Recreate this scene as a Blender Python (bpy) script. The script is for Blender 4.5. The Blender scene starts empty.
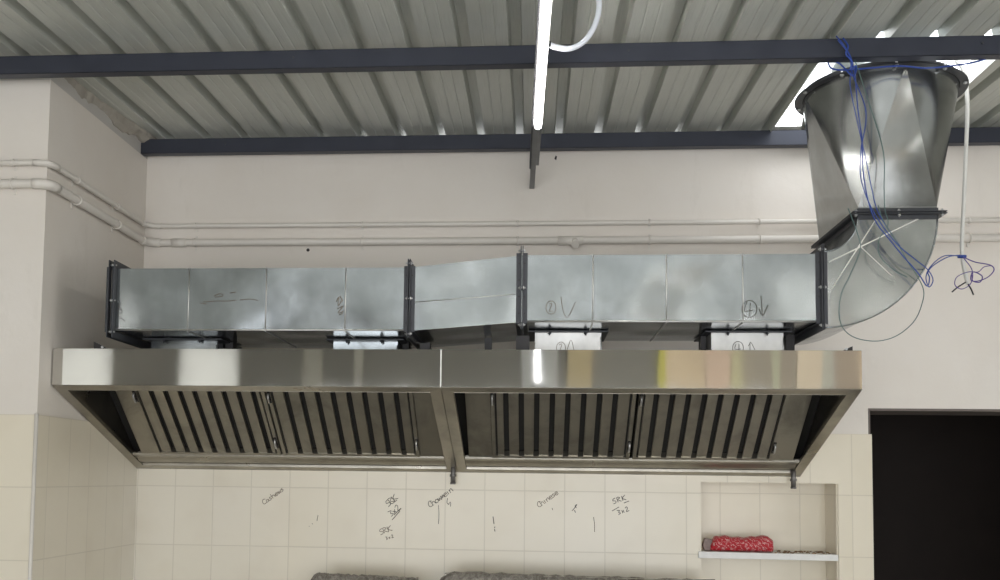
import bpy, bmesh, math, random
from mathutils import Vector, Matrix
random.seed(7)
PI = math.pi
sc = bpy.context.scene
COL = sc.collection
# ---------------------------------------------------------------- camera
CAM = Vector((0, -5.2, 1.75))
YAW, PITCH, ROLL = 7.91544027e-02, 6.71503767e-02, 1.27682445e-02
PPX, PPY, F = 454.38, 410.04, 1000.0
RM = Matrix.Rotation(YAW, 3, 'Z') @ Matrix.Rotation(PITCH, 3, 'X') @ Matrix(((1, 0, 0), (0, 0, -1), (0, 1, 0))) @ Matrix.Rotation(ROLL, 3, 'Z')
cd = bpy.data.cameras.new('camera')
cd.sensor_width = 36; cd.lens = 36; cd.shift_x = (500-PPX)/1000; cd.shift_y = (PPY-290)/1000
cd.clip_start = 0.05; cd.clip_end = 200
cam = bpy.data.objects.new('camera', cd); COL.objects.link(cam)
cam.matrix_world = Matrix.Translation(CAM) @ RM.to_4x4()
sc.camera = cam
# ---------------------------------------------------------------- world, exposure
sc.view_settings.view_transform = 'Standard'
sc.view_settings.look = 'None'
sc.view_settings.gamma = 1
sc.view_settings.use_curve_mapping = False
sc.view_settings.exposure = -0.12
W = bpy.data.worlds.new('overcast_sky'); sc.world = W; W.use_nodes = True
W.node_tree.nodes['Background'].inputs[0].default_value = (.95, .97, 1, 1)
W.node_tree.nodes['Background'].inputs[1].default_value = 5.5
TUBE_STRENGTH = 40.0
# sampling portals where the daylight comes in: the wide opening behind the viewer and the roof opening (they emit nothing)
for nm, loc, rot, sx, sy in (('daylight_portal', (0, -8.25, 1.36), (-math.pi/2, 0, 0), 6.4, 2.72), ('daylight_portal', (1.565, -.60, 3.70), (0, 0, 0), .73, 1.04)):
    L = bpy.data.lights.new(nm, 'AREA')
    L.energy = 1; L.shape = 'RECTANGLE'; L.size = sx; L.size_y = sy; L.cycles.is_portal = True
    o = bpy.data.objects.new(nm, L); COL.objects.link(o); o.location = loc; o.rotation_euler = (-rot[0], 0, 0)
L = bpy.data.lights.new('daylight_portal', 'AREA'); L.shape = 'RECTANGLE'; L.size = 1.7; L.size_y = 2.5; L.cycles.is_portal = True
o = bpy.data.objects.new('daylight_portal', L); COL.objects.link(o); o.location = (5.75, -3.15, 1.85); o.rotation_euler = (0, math.pi/2, 0)

# ---------------------------------------------------------------- helpers
def at(px, py, y):
    """Point of the plane y=const that the survey of the photo gives for a pixel."""
    d = RM @ Vector(((px-PPX)/F, -(py-PPY)/F, -1))
    return CAM + d*((y-CAM.y)/d.y)

class MB:
    def __init__(s): s.bm = bmesh.new(); s.mi = 0
    def face(s, vs, smooth=False):
        try: f = s.bm.faces.new(vs)
        except ValueError: return None
        f.smooth = smooth; f.material_index = s.mi; return f
    def box(s, x0, x1, y0, y1, z0, z1, M=None):
        c = [(x, y, z) for x in (x0, x1) for y in (y0, y1) for z in (z0, z1)]
        v = [s.bm.verts.new(M @ Vector(p) if M else p) for p in c]
        for q in ((0, 1, 3, 2), (4, 6, 7, 5), (0, 4, 5, 1), (2, 3, 7, 6), (0, 2, 6, 4), (1, 5, 7, 3)): s.face([v[i] for i in q])
        return s
    def prism(s, poly, a0, a1, axis='x', M=None):
        def mk(u, w, a):
            p = {'x': (a, u, w), 'y': (u, a, w), 'z': (u, w, a)}[axis]
            return M @ Vector(p) if M else Vector(p)
        A = [s.bm.verts.new(mk(u, w, a0)) for u, w in poly]
        B = [s.bm.verts.new(mk(u, w, a1)) for u, w in poly]
        n = len(poly)
        s.face(A[::-1]); s.face(B)
        for i in range(n): s.face([A[i], A[(i+1) % n], B[(i+1) % n], B[i]])
        return s
    def sheet(s, line, t, a0, a1, axis='x'):
        """Folded sheet metal: an open profile line thickened by t and run along the axis."""
        L = [Vector(p) for p in line]; nn = []
        for i in range(len(L)):
            d = Vector((0, 0))
            if i: d += (L[i]-L[i-1]).normalized()
            if i < len(L)-1: d += (L[i+1]-L[i]).normalized()
            d.normalize(); nn.append(Vector((-d.y, d.x)))
        R = [L[i]+nn[i]*t for i in range(len(L))]
        for i in range(len(L)-1):
            s.prism([L[i], L[i+1], R[i+1], R[i]], a0, a1, axis)
        return s
    def tube(s, pts, r, n=8, cap=True, rs=None):
        pts = [Vector(p) for p in pts]; rings = []
        up = Vector((0, 0, 1)); prev = None
        for i, p in enumerate(pts):
            a = pts[max(i-1, 0)]; b = pts[min(i+1, len(pts)-1)]
            d = (b-a).normalized() if (b-a).length > 1e-9 else Vector((0, 0, 1))
            if prev is None:
                u = d.cross(up)
                if u.length < .05: u = d.cross(Vector((0, 1, 0)))
            else: u = prev-d*prev.dot(d)
            u.normalize(); prev = u; w = d.cross(u)
            rr = rs[i] if rs else r
            rings.append([s.bm.verts.new(p+(u*math.cos(2*PI*k/n)+w*math.sin(2*PI*k/n))*rr) for k in range(n)])
        for A, B in zip(rings, rings[1:]):
            for k in range(n): s.face([A[k], A[(k+1) % n], B[(k+1) % n], B[k]], True)
        if cap: s.face(rings[0][::-1]); s.face(rings[-1])
        return s
    def cyl(s, a, b, r, n=12, r2=None):
        return s.tube([a, b], r, n, rs=[r, r if r2 is None else r2])
    def build(s, name, mats, parent=None, bevel=0, weighted=False):
        bmesh.ops.recalc_face_normals(s.bm, faces=s.bm.faces)
        me = bpy.data.meshes.new(name); s.bm.to_mesh(me); s.bm.free()
        for m in (mats if isinstance(mats, (list, tuple)) else [mats]): me.materials.append(m)
        o = bpy.data.objects.new(name, me); COL.objects.link(o)
        if parent is not None:
            o.parent = parent
            o.matrix_parent_inverse = parent.matrix_basis.inverted() if parent.type == 'EMPTY' else Matrix.Identity(4)
        if bevel:
            b = o.modifiers.new('bevel', 'BEVEL'); b.width = bevel; b.segments = 2; b.limit_method = 'ANGLE'
        return o
def tag(o, label=None, cat=None, group=None, kind=None):
    if label: o['label'] = label
    if cat: o['category'] = cat
    if group: o['group'] = group
    if kind: o['kind'] = kind
    return o
def empty(name, loc, label=None, cat=None, group=None):
    o = bpy.data.objects.new(name, None); COL.objects.link(o); o.location = loc; o.empty_display_size = .05
    return tag(o, label, cat, group)
def smooth(pts, n=6):
    P = [Vector(p) for p in pts]; P = [P[0]*2-P[1]]+P+[P[-1]*2-P[-2]]; out = []
    for i in range(1, len(P)-2):
        for k in range(n):
            t = k/n
            out.append(.5*((2*P[i])+(P[i+1]-P[i-1])*t+(2*P[i-1]-5*P[i]+4*P[i+1]-P[i+2])*t*t+(3*P[i]-3*P[i+1]+P[i+2]-P[i-1])*t**3))
    out.append(P[-2]); return out

# ---------------------------------------------------------------- materials
class NT:
    def __init__(s, name):
        s.m = bpy.data.materials.new(name); s.m.use_nodes = True
        s.t = s.m.node_tree; s.b = s.t.nodes['Principled BSDF']
        s.co = s.t.nodes.new('ShaderNodeTexCoord').outputs['Object']
    def n(s, k, **kw):
        o = s.t.nodes.new(k)
        for a, v in kw.items(): setattr(o, a, v)
        return o
    def put(s, sock, v):
        if hasattr(v, 'links') or hasattr(v, 'is_output'): s.t.links.new(v, sock)
        else: sock.default_value = v
    def math(s, op, a, b=0.0, c=0.0):
        o = s.n('ShaderNodeMath', operation=op); s.put(o.inputs[0], a); s.put(o.inputs[1], b); s.put(o.inputs[2], c); return o.outputs[0]
    def map(s, sc_=(1, 1, 1), loc=(0, 0, 0)):
        o = s.n('ShaderNodeMapping'); s.t.links.new(s.co, o.inputs[0]); o.inputs['Scale'].default_value = sc_; o.inputs['Location'].default_value = loc; return o.outputs[0]
    def noise(s, scale, detail=3, rough=.5, vec=None, dist=0):
        o = s.n('ShaderNodeTexNoise'); s.t.links.new(vec or s.co, o.inputs['Vector'])
        o.inputs['Scale'].default_value = scale; o.inputs['Detail'].default_value = detail; o.inputs['Roughness'].default_value = rough; o.inputs['Distortion'].default_value = dist
        return o.outputs['Fac']
    def ramp(s, fac, stops):
        o = s.n('ShaderNodeValToRGB'); s.t.links.new(fac, o.inputs[0]); e = o.color_ramp.elements
        while len(e) < len(stops): e.new(.5)
        for el, (p, c) in zip(e, stops): el.position = p; el.color = (c, c, c, 1) if isinstance(c, (int, float)) else (*c, 1)
        return o.outputs[0]
    def mix(s, fac, a, b, mode='MIX'):
        o = s.n('ShaderNodeMix', data_type='RGBA', blend_type=mode); s.put(o.inputs[0], fac)
        for i, v in ((6, a), (7, b)):
            if isinstance(v, tuple): v = (*v, 1) if len(v) == 3 else v
            s.put(o.inputs[i], v)
        return o.outputs[2]
    def bump(s, h, strength=.2, dist=.002):
        o = s.n('ShaderNodeBump'); s.t.links.new(h, o.inputs['Height']); o.inputs['Strength'].default_value = strength; o.inputs['Distance'].default_value = dist
        s.t.links.new(o.outputs[0], s.b.inputs['Normal'])
    def done(s, color=None, rough=None, metal=None, **kw):
        if color is not None: s.put(s.b.inputs['Base Color'], (*color, 1) if isinstance(color, tuple) and len(color) == 3 else color)
        if rough is not None: s.put(s.b.inputs['Roughness'], rough)
        if metal is not None: s.put(s.b.inputs['Metallic'], metal)
        for k, v in kw.items(): s.put(s.b.inputs[k.replace('_', ' ')], v)
        return s.m

def m_plain(name, color, rough=.5, metal=0.0, var=.12, scale=12, bump=0.0):
    t = NT(name); f = t.noise(scale, 4)
    c = t.mix(f, tuple(v*(1-var) for v in color), tuple(min(v*(1+var), 1) for v in color))
    if bump: t.bump(t.noise(scale*4, 4), bump, .003)
    return t.done(c, rough, metal)

def m_wall():
    t = NT('painted_plaster')
    f = t.noise(1.6, 5, .6); g = t.noise(22, 4, .6)
    c = t.mix(t.ramp(f, [(.3, 0), (.7, 1)]), (.69, .635, .565), (.74, .695, .635))
    st = t.noise(5, 5, .7, t.map((1, 1, .35)))
    c = t.mix(t.ramp(st, [(.58, 0), (.8, .35)]), c, (.52, .47, .40))
    h = t.mix(.5, t.noise(9, 5, .6), g)
    t.bump(h, .35, .006)
    return t.done(c, .62)
def m_tile():
    t = NT('cream_wall_tile')
    g = t.n('ShaderNodeNewGeometry'); sp = t.n('ShaderNodeSeparateXYZ'); t.t.links.new(g.outputs['Normal'], sp.inputs[0])
    sx = t.n('ShaderNodeSeparateXYZ'); t.t.links.new(t.co, sx.inputs[0])
    facing = t.math('GREATER_THAN', t.math('ABSOLUTE', sp.outputs[0]), .5)
    ux = t.math('DIVIDE', t.math('ADD', sx.outputs[0], 1.892), .2055)
    uy = t.math('DIVIDE', t.math('ADD', sx.outputs[1], .382), .2055)
    u = t.math('ADD', t.math('MULTIPLY', ux, t.math('SUBTRACT', 1.0, facing)), t.math('MULTIPLY', uy, facing))
    v = t.math('DIVIDE', t.math('SUBTRACT', sx.outputs[2], 1.994), .309)
    def edge(w, px):   # distance in metres to the nearest joint
        fr = t.math('FRACT', t.math('ADD', w, 50.0))
        return t.math('MULTIPLY', t.math('MINIMUM', fr, t.math('SUBTRACT', 1.0, fr)), px)
    d = t.math('MINIMUM', edge(u, .2055), edge(v, .309))
    joint = t.ramp(d, [(0.0, 1), (.0012, 1), (.0026, 0)])
    cell = t.n('ShaderNodeCombineXYZ'); t.t.links.new(t.math('FLOOR', u), cell.inputs[0]); t.t.links.new(t.math('FLOOR', v), cell.inputs[1])
    wn = t.n('ShaderNodeTexWhiteNoise', noise_dimensions='3D'); t.t.links.new(cell.outputs[0], wn.inputs['Vector'])
    c = t.mix(wn.outputs['Value'], (.735, .69, .59), (.775, .73, .64))
    stx = t.ramp(t.noise(.7, 0, .5, t.map((1, 1, .3), (3.1, 0, 0))), [(.40, 0), (.66, .55)])
    c = t.mix(stx, c, (.72, .64, .48))
    dirt = t.ramp(t.noise(5, 2, .5), [(.5, 0), (.9, .2)])
    c = t.mix(dirt, c, (.52, .43, .30))
    c = t.mix(t.math('MULTIPLY', joint, .42), c, (.40, .35, .27))
    h = t.mix(joint, (.5, .5, .5), (0, 0, 0))
    t.bump(h, .5, .0015)
    return t.done(c, 0.3, 0.0)
def m_galv(name='galvanised_sheet', base=(.375, .40, .41), lo=.13, hi=.24):
    t = NT(name)
    f = t.noise(5, 3, .55)
    c = t.mix(t.ramp(f, [(.3, 0), (.7, 1)]), tuple(v*.80 for v in base), tuple(min(1, v*1.12) for v in base))
    mo = t.noise(13, 4, .6, t.map((1, 1, .7)))
    c = t.mix(t.ramp(mo, [(.35, 0), (.65, .5)]), c, tuple(v*.68 for v in base))
    r = t.ramp(f, [(.3, lo), (.75, hi)])
    h = t.noise(3.6, 0, .5)
    t.bump(h, .8, .02)
    return t.done(c, r, .95)
def m_steel(name='brushed_stainless', base=(.62, .605, .57), lo=.025, hi=.06, dirt=.12, wave=.10, brush=(1, 1, 1)):
    t = NT(name)
    br = t.noise(60, 3, .6, t.map((60, 1, .6)))
    f = t.noise(5, 5, .65, None, .5)
    c = t.mix(t.ramp(f, [(.45, 0), (.75, dirt)]), base, tuple(v*.45 for v in base))
    c = t.mix(t.math('MULTIPLY', br, .25), c, tuple(v*.85 for v in base))
    t.bump(t.noise(1.7, 2, .4, t.map((1.6, 1, .5))), wave, .02)
    return t.done(c, t.ramp(f, [(.3, lo), (.7, hi)]), .97)
def m_emit(name, color, strength):
    t = NT(name); t.b.inputs['Base Color'].default_value = (*color, 1)
    t.b.inputs['Emission Color'].default_value = (*color, 1); t.b.inputs['Emission Strength'].default_value = strength
    return t.m
WALL = m_wall(); TILE = m_tile(); GALV = m_galv(); GALV2 = m_galv('galvanised_elbow_sheet', (.41, .425, .42), .14, .25)
GALVP = m_galv('pale_galvanised_sheet', (.70, .69, .66), .4, .6); STEEL = m_steel(); DIRTY = m_steel('greasy_stainless', (.40, .375, .325), .26, .38, .6, .2)
SLAT = m_steel('baffle_stainless', (.44, .415, .36), .30, .45, .7, .15)
DARK = m_plain('hood_cavity_shade', (.03, .028, .025), .7)  # near-black stands in for shade inside the hood and filter slots
IRON = m_plain('grey_primed_angle_iron', (.050, .052, .058), .5, .25, .25, 30)
PURLIN = m_plain('dark_blue_grey_paint', (.034, .038, .054), .42, .15, .2, 8)
PURLIN2 = m_plain('light_grey_bar_paint', (.20, .20, .20), .45, .2, .2, 9)
BOLT = m_plain('zinc_bolt', (.55, .55, .55), .35, .9)
MORTAR = m_plain('rough_grey_mortar', (.36, .33, .28), .9, 0, .3, 14, .7)
PIPEM = m_plain('painted_pipe', (.68, .64, .58), .42, 0, .07, 6)
WHITEP = m_plain('white_plastic', (.75, .78, .85), .35, 0, .04)
CABLEM = m_plain('white_cable_jacket', (.68, .67, .62), .4, 0, .08)
BLUE = m_plain('blue_insulation', (.014, .05, .28), .4, 0, .15)
GREEN = m_plain('dark_green_insulation', (.07, .13, .12), .45)
PURPLE = m_plain('violet_insulation', (.10, .06, .25), .45)
BLACK = m_plain('black_rubber', (.015, .012, .012), .5)
INK = m_plain('black_marker_ink', (.06, .05, .04), .7)
INK2 = m_plain('brown_marker_ink', (.16, .12, .08), .7)
SHELFM = m_plain('white_stone', (.74, .73, .70), .4, 0, .12, 20)
SEAL = m_plain('white_sealant', (.78, .77, .72), .5)
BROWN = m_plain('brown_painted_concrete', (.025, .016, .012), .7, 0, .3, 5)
LINTEL = m_plain('dark_brown_lintel', (.13, .105, .09), .6, 0, .2, 5)
FLOORM = m_plain('grey_stone_floor', (.45, .44, .41), .5, 0, .2, 3)
BEIGE = m_plain('beige_plywood', (.60, .43, .26), .6, 0, .2, 2)
LEDM = m_emit('led_tube_glow', (1, .97, .93), TUBE_STRENGTH)

def m_roof():
    t = NT('galvalume_roof_sheet')
    f = t.noise(3, 5, .6, t.map((3, .5, 1)))
    st = t.noise(30, 3, .6, t.map((6, .15, 1)))
    c = t.mix(t.ramp(f, [(.3, 0), (.7, 1)]), (.50, .51, .46), (.60, .61, .56))
    c = t.mix(t.ramp(st, [(.5, 0), (.7, .5)]), c, (.44, .45, .40))
    t.bump(t.noise(6, 3), .15, .004)
    return t.done(c, t.ramp(f, [(.3, .32), (.7, .48)]), .25)
ROOF = m_roof()

# ---------------------------------------------------------------- the setting
XL, XR, YB = -7.0, 5.5, -8.0
def ceil_z(y): return 3.570+.030*y
def cells(mb, xs, zs, skip, y0, y1, mi=0):
    mb.mi = mi
    for x0, x1 in zip(xs, xs[1:]):
        for z0, z1 in zip(zs, zs[1:]):
            if not any(a <= (x0+x1)/2 <= b and c <= (z0+z1)/2 <= d for a, b, c, d in skip):
                mb.box(x0, x1, y0, y1, z0, z1)
TX = 1.994          # top of the tiling
NX0, NX1, NZ1, ND = .847, 1.533, 1.742, .20
NZ0 = .95
DX0, DX1, DZ = 1.688, 2.85, 2.125
mb = MB()
cells(mb, [-2.11, NX0, NX1, DX0, DX1, XR], [0, NZ0, NZ1, DZ, 3.56], [(NX0, NX1, NZ0, NZ1), (DX0, DX1, 0, DZ)], 0, .30, 0)
mb.mi = 0
mb.box(NX0, NX1, ND, .30, NZ0, NZ1)
cells(mb, [-2.11, NX0, NX1, 1.702], [0, NZ0, NZ1, TX], [(NX0, NX1, NZ0, NZ1)], -.010, .0005, 1)
mb.box(NX0, NX1, ND-.010, ND+.0005, NZ0, NZ1)
mb.box(NX0-.0005, NX0+.008, 0, ND-.01, NZ0, NZ1); mb.box(NX1-.008, NX1+.0005, 0, ND-.01, NZ0, NZ1)
wall_back = tag(mb.build('wall_back', [WALL, TILE]), kind='structure')
# doorway surround and dark room behind
mb = MB(); mb.box(DX0, DX1, -.004, .31, DZ-.012, DZ+.0); mb.box(DX0-.0, DX0+.010, .0, .31, 0, DZ-.012)
tag(mb.build('door_1', LINTEL), kind='structure')
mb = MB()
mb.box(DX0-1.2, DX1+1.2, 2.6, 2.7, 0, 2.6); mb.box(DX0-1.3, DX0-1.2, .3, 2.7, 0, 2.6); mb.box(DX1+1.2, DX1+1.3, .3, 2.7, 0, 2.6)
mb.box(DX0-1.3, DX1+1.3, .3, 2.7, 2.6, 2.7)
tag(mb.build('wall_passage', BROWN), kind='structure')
# projecting wall on the left, with the tiled lower part
PX, PY = -2.11, -1.097
mb = MB(); mb.mi = 0
mb.box(-3.6, PX, PY, .3, 0, 3.458)
mb.mi = 1
mb.box(-3.6, PX-.0, PY-.008, PY+.001, 0, TX); mb.box(PX-.001, PX+.006, PY-.008, -.010, 0, TX)
tag(mb.build('wall_left', [WALL, TILE]), kind='structure')
# white corner bead on the tiled corner
mb = MB(); mb.cyl((PX+.001, PY-.006, 0), (PX+.001, PY-.006, TX+.005), .0085, 10)
tag(mb.build('trim_1', PIPEM), kind='structure')
# rough mortar fill between wall head and roof sheet, ragged upper edge
rnd0 = random.Random(11); n = 46; pts = []; w_ = 0
for i in range(n+1):
    y = PY+.0+(0-PY)*i/n; w_ = .7*w_+rnd0.uniform(-.006, .006)
    pts.append((y, ceil_z(y)-.030+.012*math.sin(i*.35)+w_-(.012 if i > 26 else 0)))
mb = MB(); mb.prism([(PY, 3.458)]+pts+[(.3, pts[-1][1]), (.3, 3.458)], -3.6, PX-.003, 'x')
tag(mb.build('trim_2', m_plain('greyer_plaster', (.50, .475, .44), .75, 0, .08, 5, .2)), kind='structure')
mb = MB(); w_ = 0
A = []
for i in range(n+1):
    y = PY+.03+(.0-PY-.03)*i/n; u = i/n; w_ = .6*w_+rnd0.uniform(-.004, .004)
    out = .002+.075*max(0, u-.35)+w_; z = pts[i][1]
    A.append([mb.bm.verts.new(p) for p in ((PX-.10, y, z-.012), (PX-.004+out*.4, y, z-.010+w_), (PX+out, y, z+.012), (PX+out+.006, y, ceil_z(y)-.001), (PX-.10, y, ceil_z(y)-.001))])
for P, Q in zip(A, A[1:]):
    for k in range(5): mb.face([P[k], P[(k+1) % 5], Q[(k+1) % 5], Q[k]])
mb.face(A[0][::-1]); mb.face(A[-1])
tag(mb.build('trim_3', MORTAR), kind='structure')
mb = MB(); mb.prism([(PY+.03, 3.46), (.3, 3.46), (.3, ceil_z(.3)), (PY+.03, ceil_z(PY+.03))], -3.6, PX-.10, 'x')
tag(mb.build('trim_4', MORTAR), kind='structure')
mb = MB(); mb.box(XL, XR, YB, 3.0, -.1, 0)
tag(mb.build('floor', FLOORM), kind='structure')
RW = (-4.4, -1.9, 1.0, 2.7)  # side opening added so daylight reaches the projecting left wall
mb = MB()
for a, b, c, d in ((YB, RW[0], 0, 3.6), (RW[1], .3, 0, 3.6), (RW[0], RW[1], 0, RW[2]), (RW[0], RW[1], RW[3], 3.6)): mb.box(XR, XR+.2, a, b, c, d)
tag(mb.build('wall_right', WALL), kind='structure')
mb = MB(); w = .05
for a, b, c, d in ((RW[0], RW[1], RW[2], RW[2]+w), (RW[0], RW[1], RW[3]-w, RW[3]), (RW[0], RW[0]+w, RW[2], RW[3]), (RW[1]-w, RW[1], RW[2], RW[3]), (-3.17, -3.12, RW[2], RW[3])): mb.box(XR+.08, XR+.14, a, b, c, d)
tag(mb.build('added_window_9', WHITEP), kind='structure')  # frame for the added side opening
mb = MB(); mb.box(XL-.2, XL, YB, .3, 0, 3.6); mb.box(XL, -3.6, 0, .3, 0, 3.56); tag(mb.build('wall_far_left', WALL), kind='structure')
# rear wall behind the camera, windows and wide opening added to let daylight in
WZ = 3.27
holes = [(-3.2, 3.2, 0.0, 2.72), (-5.75, -4.92, 1.9, WZ), (-4.06, -3.43, 1.9, WZ), (-.03, .13, 2.80, WZ)]
xs = sorted({XL, XR, *[h[0] for h in holes], *[h[1] for h in holes]}); zs = sorted({0, 3.345, *[h[2] for h in holes], *[h[3] for h in holes]})
mb = MB(); cells(mb, xs, zs, holes, YB-.2, YB)
tag(mb.build('wall_rear', m_plain('grey_rear_plaster', (.27, .265, .24), .7, 0, .1, 2)), kind='structure')
for k, (a, b, c, d) in enumerate(holes):  # frames for the added rear openings
    mb = MB(); w = .04
    mb.box(a, b, YB-.12, YB-.06, c, c+w); mb.box(a, b, YB-.12, YB-.06, d-w, d); mb.box(a, a+w, YB-.12, YB-.06, c, d); mb.box(b-w, b, YB-.12, YB-.06, c, d)
    tag(mb.build('added_window_%d' % (k+1), WHITEP), kind='structure') if k != 0 else mb.bm.free()
mb = MB()  # added boards, coloured for the bands reflected in the hood front
for k, (a, b, c) in enumerate([(-.14, -.03, (.62, .64, .64)), (.13, .25, (.58, .59, .58)), (-2.62, -2.44, (.55, .54, .48)), (-2.05, -1.95, (.6, .59, .53)), (.41, .70, (.62, .52, .32)), (1.33, 1.42, (.66, .62, .14)), (1.42, 1.92, (.78, .64, .46)), (1.93, 2.20, (.80, .62, .50)), (2.21, 2.32, (.66, .62, .40)), (2.32, 2.63, (.42, .38, .32)), (2.63, 2.71, (.6, .6, .45)), (2.71, 2.88, (.44, .39, .33)), (2.89, 3.13, (.92, .80, .64)), (3.13, 3.26, (.68, .68, .62)), (3.26, 3.54, (.55, .46, .38)), (3.54, 3.80, (.95, .76, .56))]):
    mb = MB(); mb.box(a, b, YB+.02, YB+.045, 2.75, 3.29); tag(mb.build('trim_%d' % (6+k), m_plain('added_reflection_board_%d' % k, c, .6, 0, .1, 2)), kind='structure')

# added blinds, translucent so they glow as bright patches in the hood reflection
t = NT('added_blind_cloth'); tr = t.n('ShaderNodeBsdfTranslucent'); tr.inputs[0].default_value = (.185, .185, .175, 1); df = t.n('ShaderNodeBsdfDiffuse'); df.inputs[0].default_value = (.5, .5, .47, 1); ad = t.n('ShaderNodeAddShader')
t.t.links.new(tr.outputs[0], ad.inputs[0]); t.t.links.new(df.outputs[0], ad.inputs[1]); t.t.links.new(ad.outputs[0], t.t.nodes['Material Output'].inputs[0])
for a, b in ((-5.75, -4.92), (-4.06, -3.43)):
    mb = MB(); v = [mb.bm.verts.new(p) for p in ((a-.01, YB-.03, 1.89), (b+.01, YB-.03, 1.89), (b+.01, YB-.03, WZ+.01), (a-.01, YB-.03, WZ+.01))]; mb.face(v)
    tag(mb.build('added_blind', t.m), 'added cream roller blind, glowing to brighten the hood reflection, at the window behind the viewer', 'blind', 'added blinds behind the viewer')

# ---------------------------------------------------------------- roof
HX0, HX1, HY0, HY1 = 1.20, 1.93, -1.12, -.058
PITCH_R = .2105; RX0 = -1.975-PITCH_R*23
def roof_profile(x0, x1):
    pts = []
    k = int((x0-RX0)/PITCH_R)-1
    while RX0+k*PITCH_R < x1:
        c = RX0+k*PITCH_R
        for dx, dz in ((-.034, 0), (-.025, .046), (.016, .046), (.024, 0), (.070, 0), (.075, .003), (.080, 0), (.120, 0), (.125, .003), (.130, 0)):
            x = c+dx
            if x0 <= x <= x1: pts.append((x, dz))
        k += 1
    return [(x0, 0)]+pts+[(x1, 0)]
mb = MB()
def roof_piece(x0, x1, y0, y1):
    pr = roof_profile(x0, x1)
    for th in (0, .0012):
        A = [mb.bm.verts.new((x, y0, ceil_z(y0)+dz+th)) for x, dz in pr]
        B = [mb.bm.verts.new((x, y1, ceil_z(y1)+dz+th)) for x, dz in pr]
        for i in range(len(pr)-1): mb.face([A[i], A[i+1], B[i+1], B[i]])
roof_piece(XL-.1, HX0, YB-.1, .35); roof_piece(HX1, XR+.1, YB-.1, .35)
roof_piece(HX0, HX1, YB-.1, HY0); roof_piece(HX0, HX1, HY1, .35)
roof = tag(mb.build('ceiling', ROOF), kind='structure')
# bent sheet edges around the roof opening
mb = MB()
mb.box(HX0-.004, HX0+.002, HY0, HY1, ceil_z(HY0)-.004, ceil_z(HY1)+.06); mb.box(HX1-.002, HX1+.004, HY0, HY1, ceil_z(HY0)-.004, ceil_z(HY1)+.06)
tag(mb.build('trim_5', ROOF), kind='structure')

def purlin(y, zb, x0, x1, label, cut=False):
    t = empty('roof_purlin', (x0, y, zb), label, 'beam')
    mb = MB(); h = .078
    # C section: web to the room, flanges back
    mb.box(x0, x1, y, y+.003, zb, zb+h); mb.box(x0, x1, y, y+.05, zb, zb+.003); mb.box(x0, x1, y, y+.05, zb+h-.003, zb+h)
    mb.box(x0, x1, y+.047, y+.05, zb, zb+.02)
    mb.build('channel', PURLIN, t, .001)
    x = x0+.5
    while x < x1:
        mb = MB(); mb.cyl((x, y-.004, zb+h*.6), (x, y+.002, zb+h*.6), .005, 8); mb.build('screw_head', IRON, t); x += 1.37
    return t
purlin(-1.245, 3.424, XL+.02, XR-.02, 'dark blue-grey steel purlin nearer the viewer, crossing the full width under the roof sheets')
purlin(-.085, 3.463, -2.150, XR-.02, 'dark blue-grey steel purlin along the top of the back wall, ending at the left wall')

# bar holding the tube light
t = empty('light_support_bar', (-.02, -.02, 3.27), 'grey square steel bar running from the back wall under the purlins, carrying the tube light', 'bar')
mb = MB(); mb.box(-.030, -.004, -2.9, -.012, 3.270, 3.296); mb.build('square_tube', PURLIN2, t, .002)
mb = MB(); mb.box(-.036, -.0305, -2.9, -.38, 3.262, 3.30); mb.build('side_strip', IRON, t)
mb = MB(); mb.box(-.0035, .009, -2.9, -.40, 3.272, 3.296); mb.build('side_channel', PURLIN2, t)
for y in (-.06, -1.22):
    mb = MB(); mb.box(-.026, -.020, y-.012, y+.012, 3.296, 3.462 if y > -1 else 3.424); mb.build('hanger', PURLIN, t)
t.rotation_euler.z = .020
# LED tube
def batten(x, y0, y1, z, label, group=None, st=LEDM):
    t = empty('tube_light', (x, y0, z), label, 'light', group)
    mb = MB(); mb.box(x-.007, x+.007, y0, y1, z+.010, z+.026); mb.build('housing', WHITEP, t, .002)
    mb = MB(); mb.cyl((x, y0+.012, z), (x, y1-.012, z), .0150, 16); mb.build('diffuser_tube', st, t)
    for a, b in ((y0, y0+.012), (y1-.012, y1)):
        mb = MB(); mb.cyl((x, a, z), (x, b, z), .0157, 16); mb.build('end_cap', WHITEP, t)
    return t
batten(.032, -2.19, -.967, 3.262, 'lit white LED tube light fixed along the grey bar, pointing at the back wall').rotation_euler.z = .018
for x in (-4.2, 3.4):  # unseen tube lights added to brighten the room
    batten(x, -4.6, -3.4, 3.30, 'added white LED tube light behind the viewer, brightening the room', 'added tube lights behind the viewer')
for x in (-4.9, 1.2, 2.5, 3.8):  # added by the rear wall to light the boards the hood reflects
    batten(x, -7.6, -6.4, 3.325, 'added white LED tube light behind the viewer, brightening the room', 'added tube lights behind the viewer')
t = batten(-.4, -6.6, -5.4, 3.22, 'added white LED tube light behind the viewer, brightening the room', 'added tube lights behind the viewer')  # one more unseen lamp added for room light
# loop of conduit
pp = [(548, 44, -1.72), (556, 47, -1.70), (570, 48.5, -1.68), (583, 42, -1.66), (593, 29, -1.64), (598.5, 12, -1.62), (598, -4, -1.60), (590, -22, -1.58), (572, -30, -1.58), (555, -22, -1.6), (546, -4, -1.62)]
mb = MB(); mb.tube(smooth([at(*p) for p in pp], 8), .0103, 12)
t = tag(mb.build('light_cable', WHITEP), 'thick white cable looping out to the right of the lit tube light', 'cable')
mb = MB(); a = at(547.5, 44, -1.72); mb.cyl(a, a+Vector((.012, 0, -.001)), .0095, 10); mb.build('gland', IRON, t)

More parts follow.
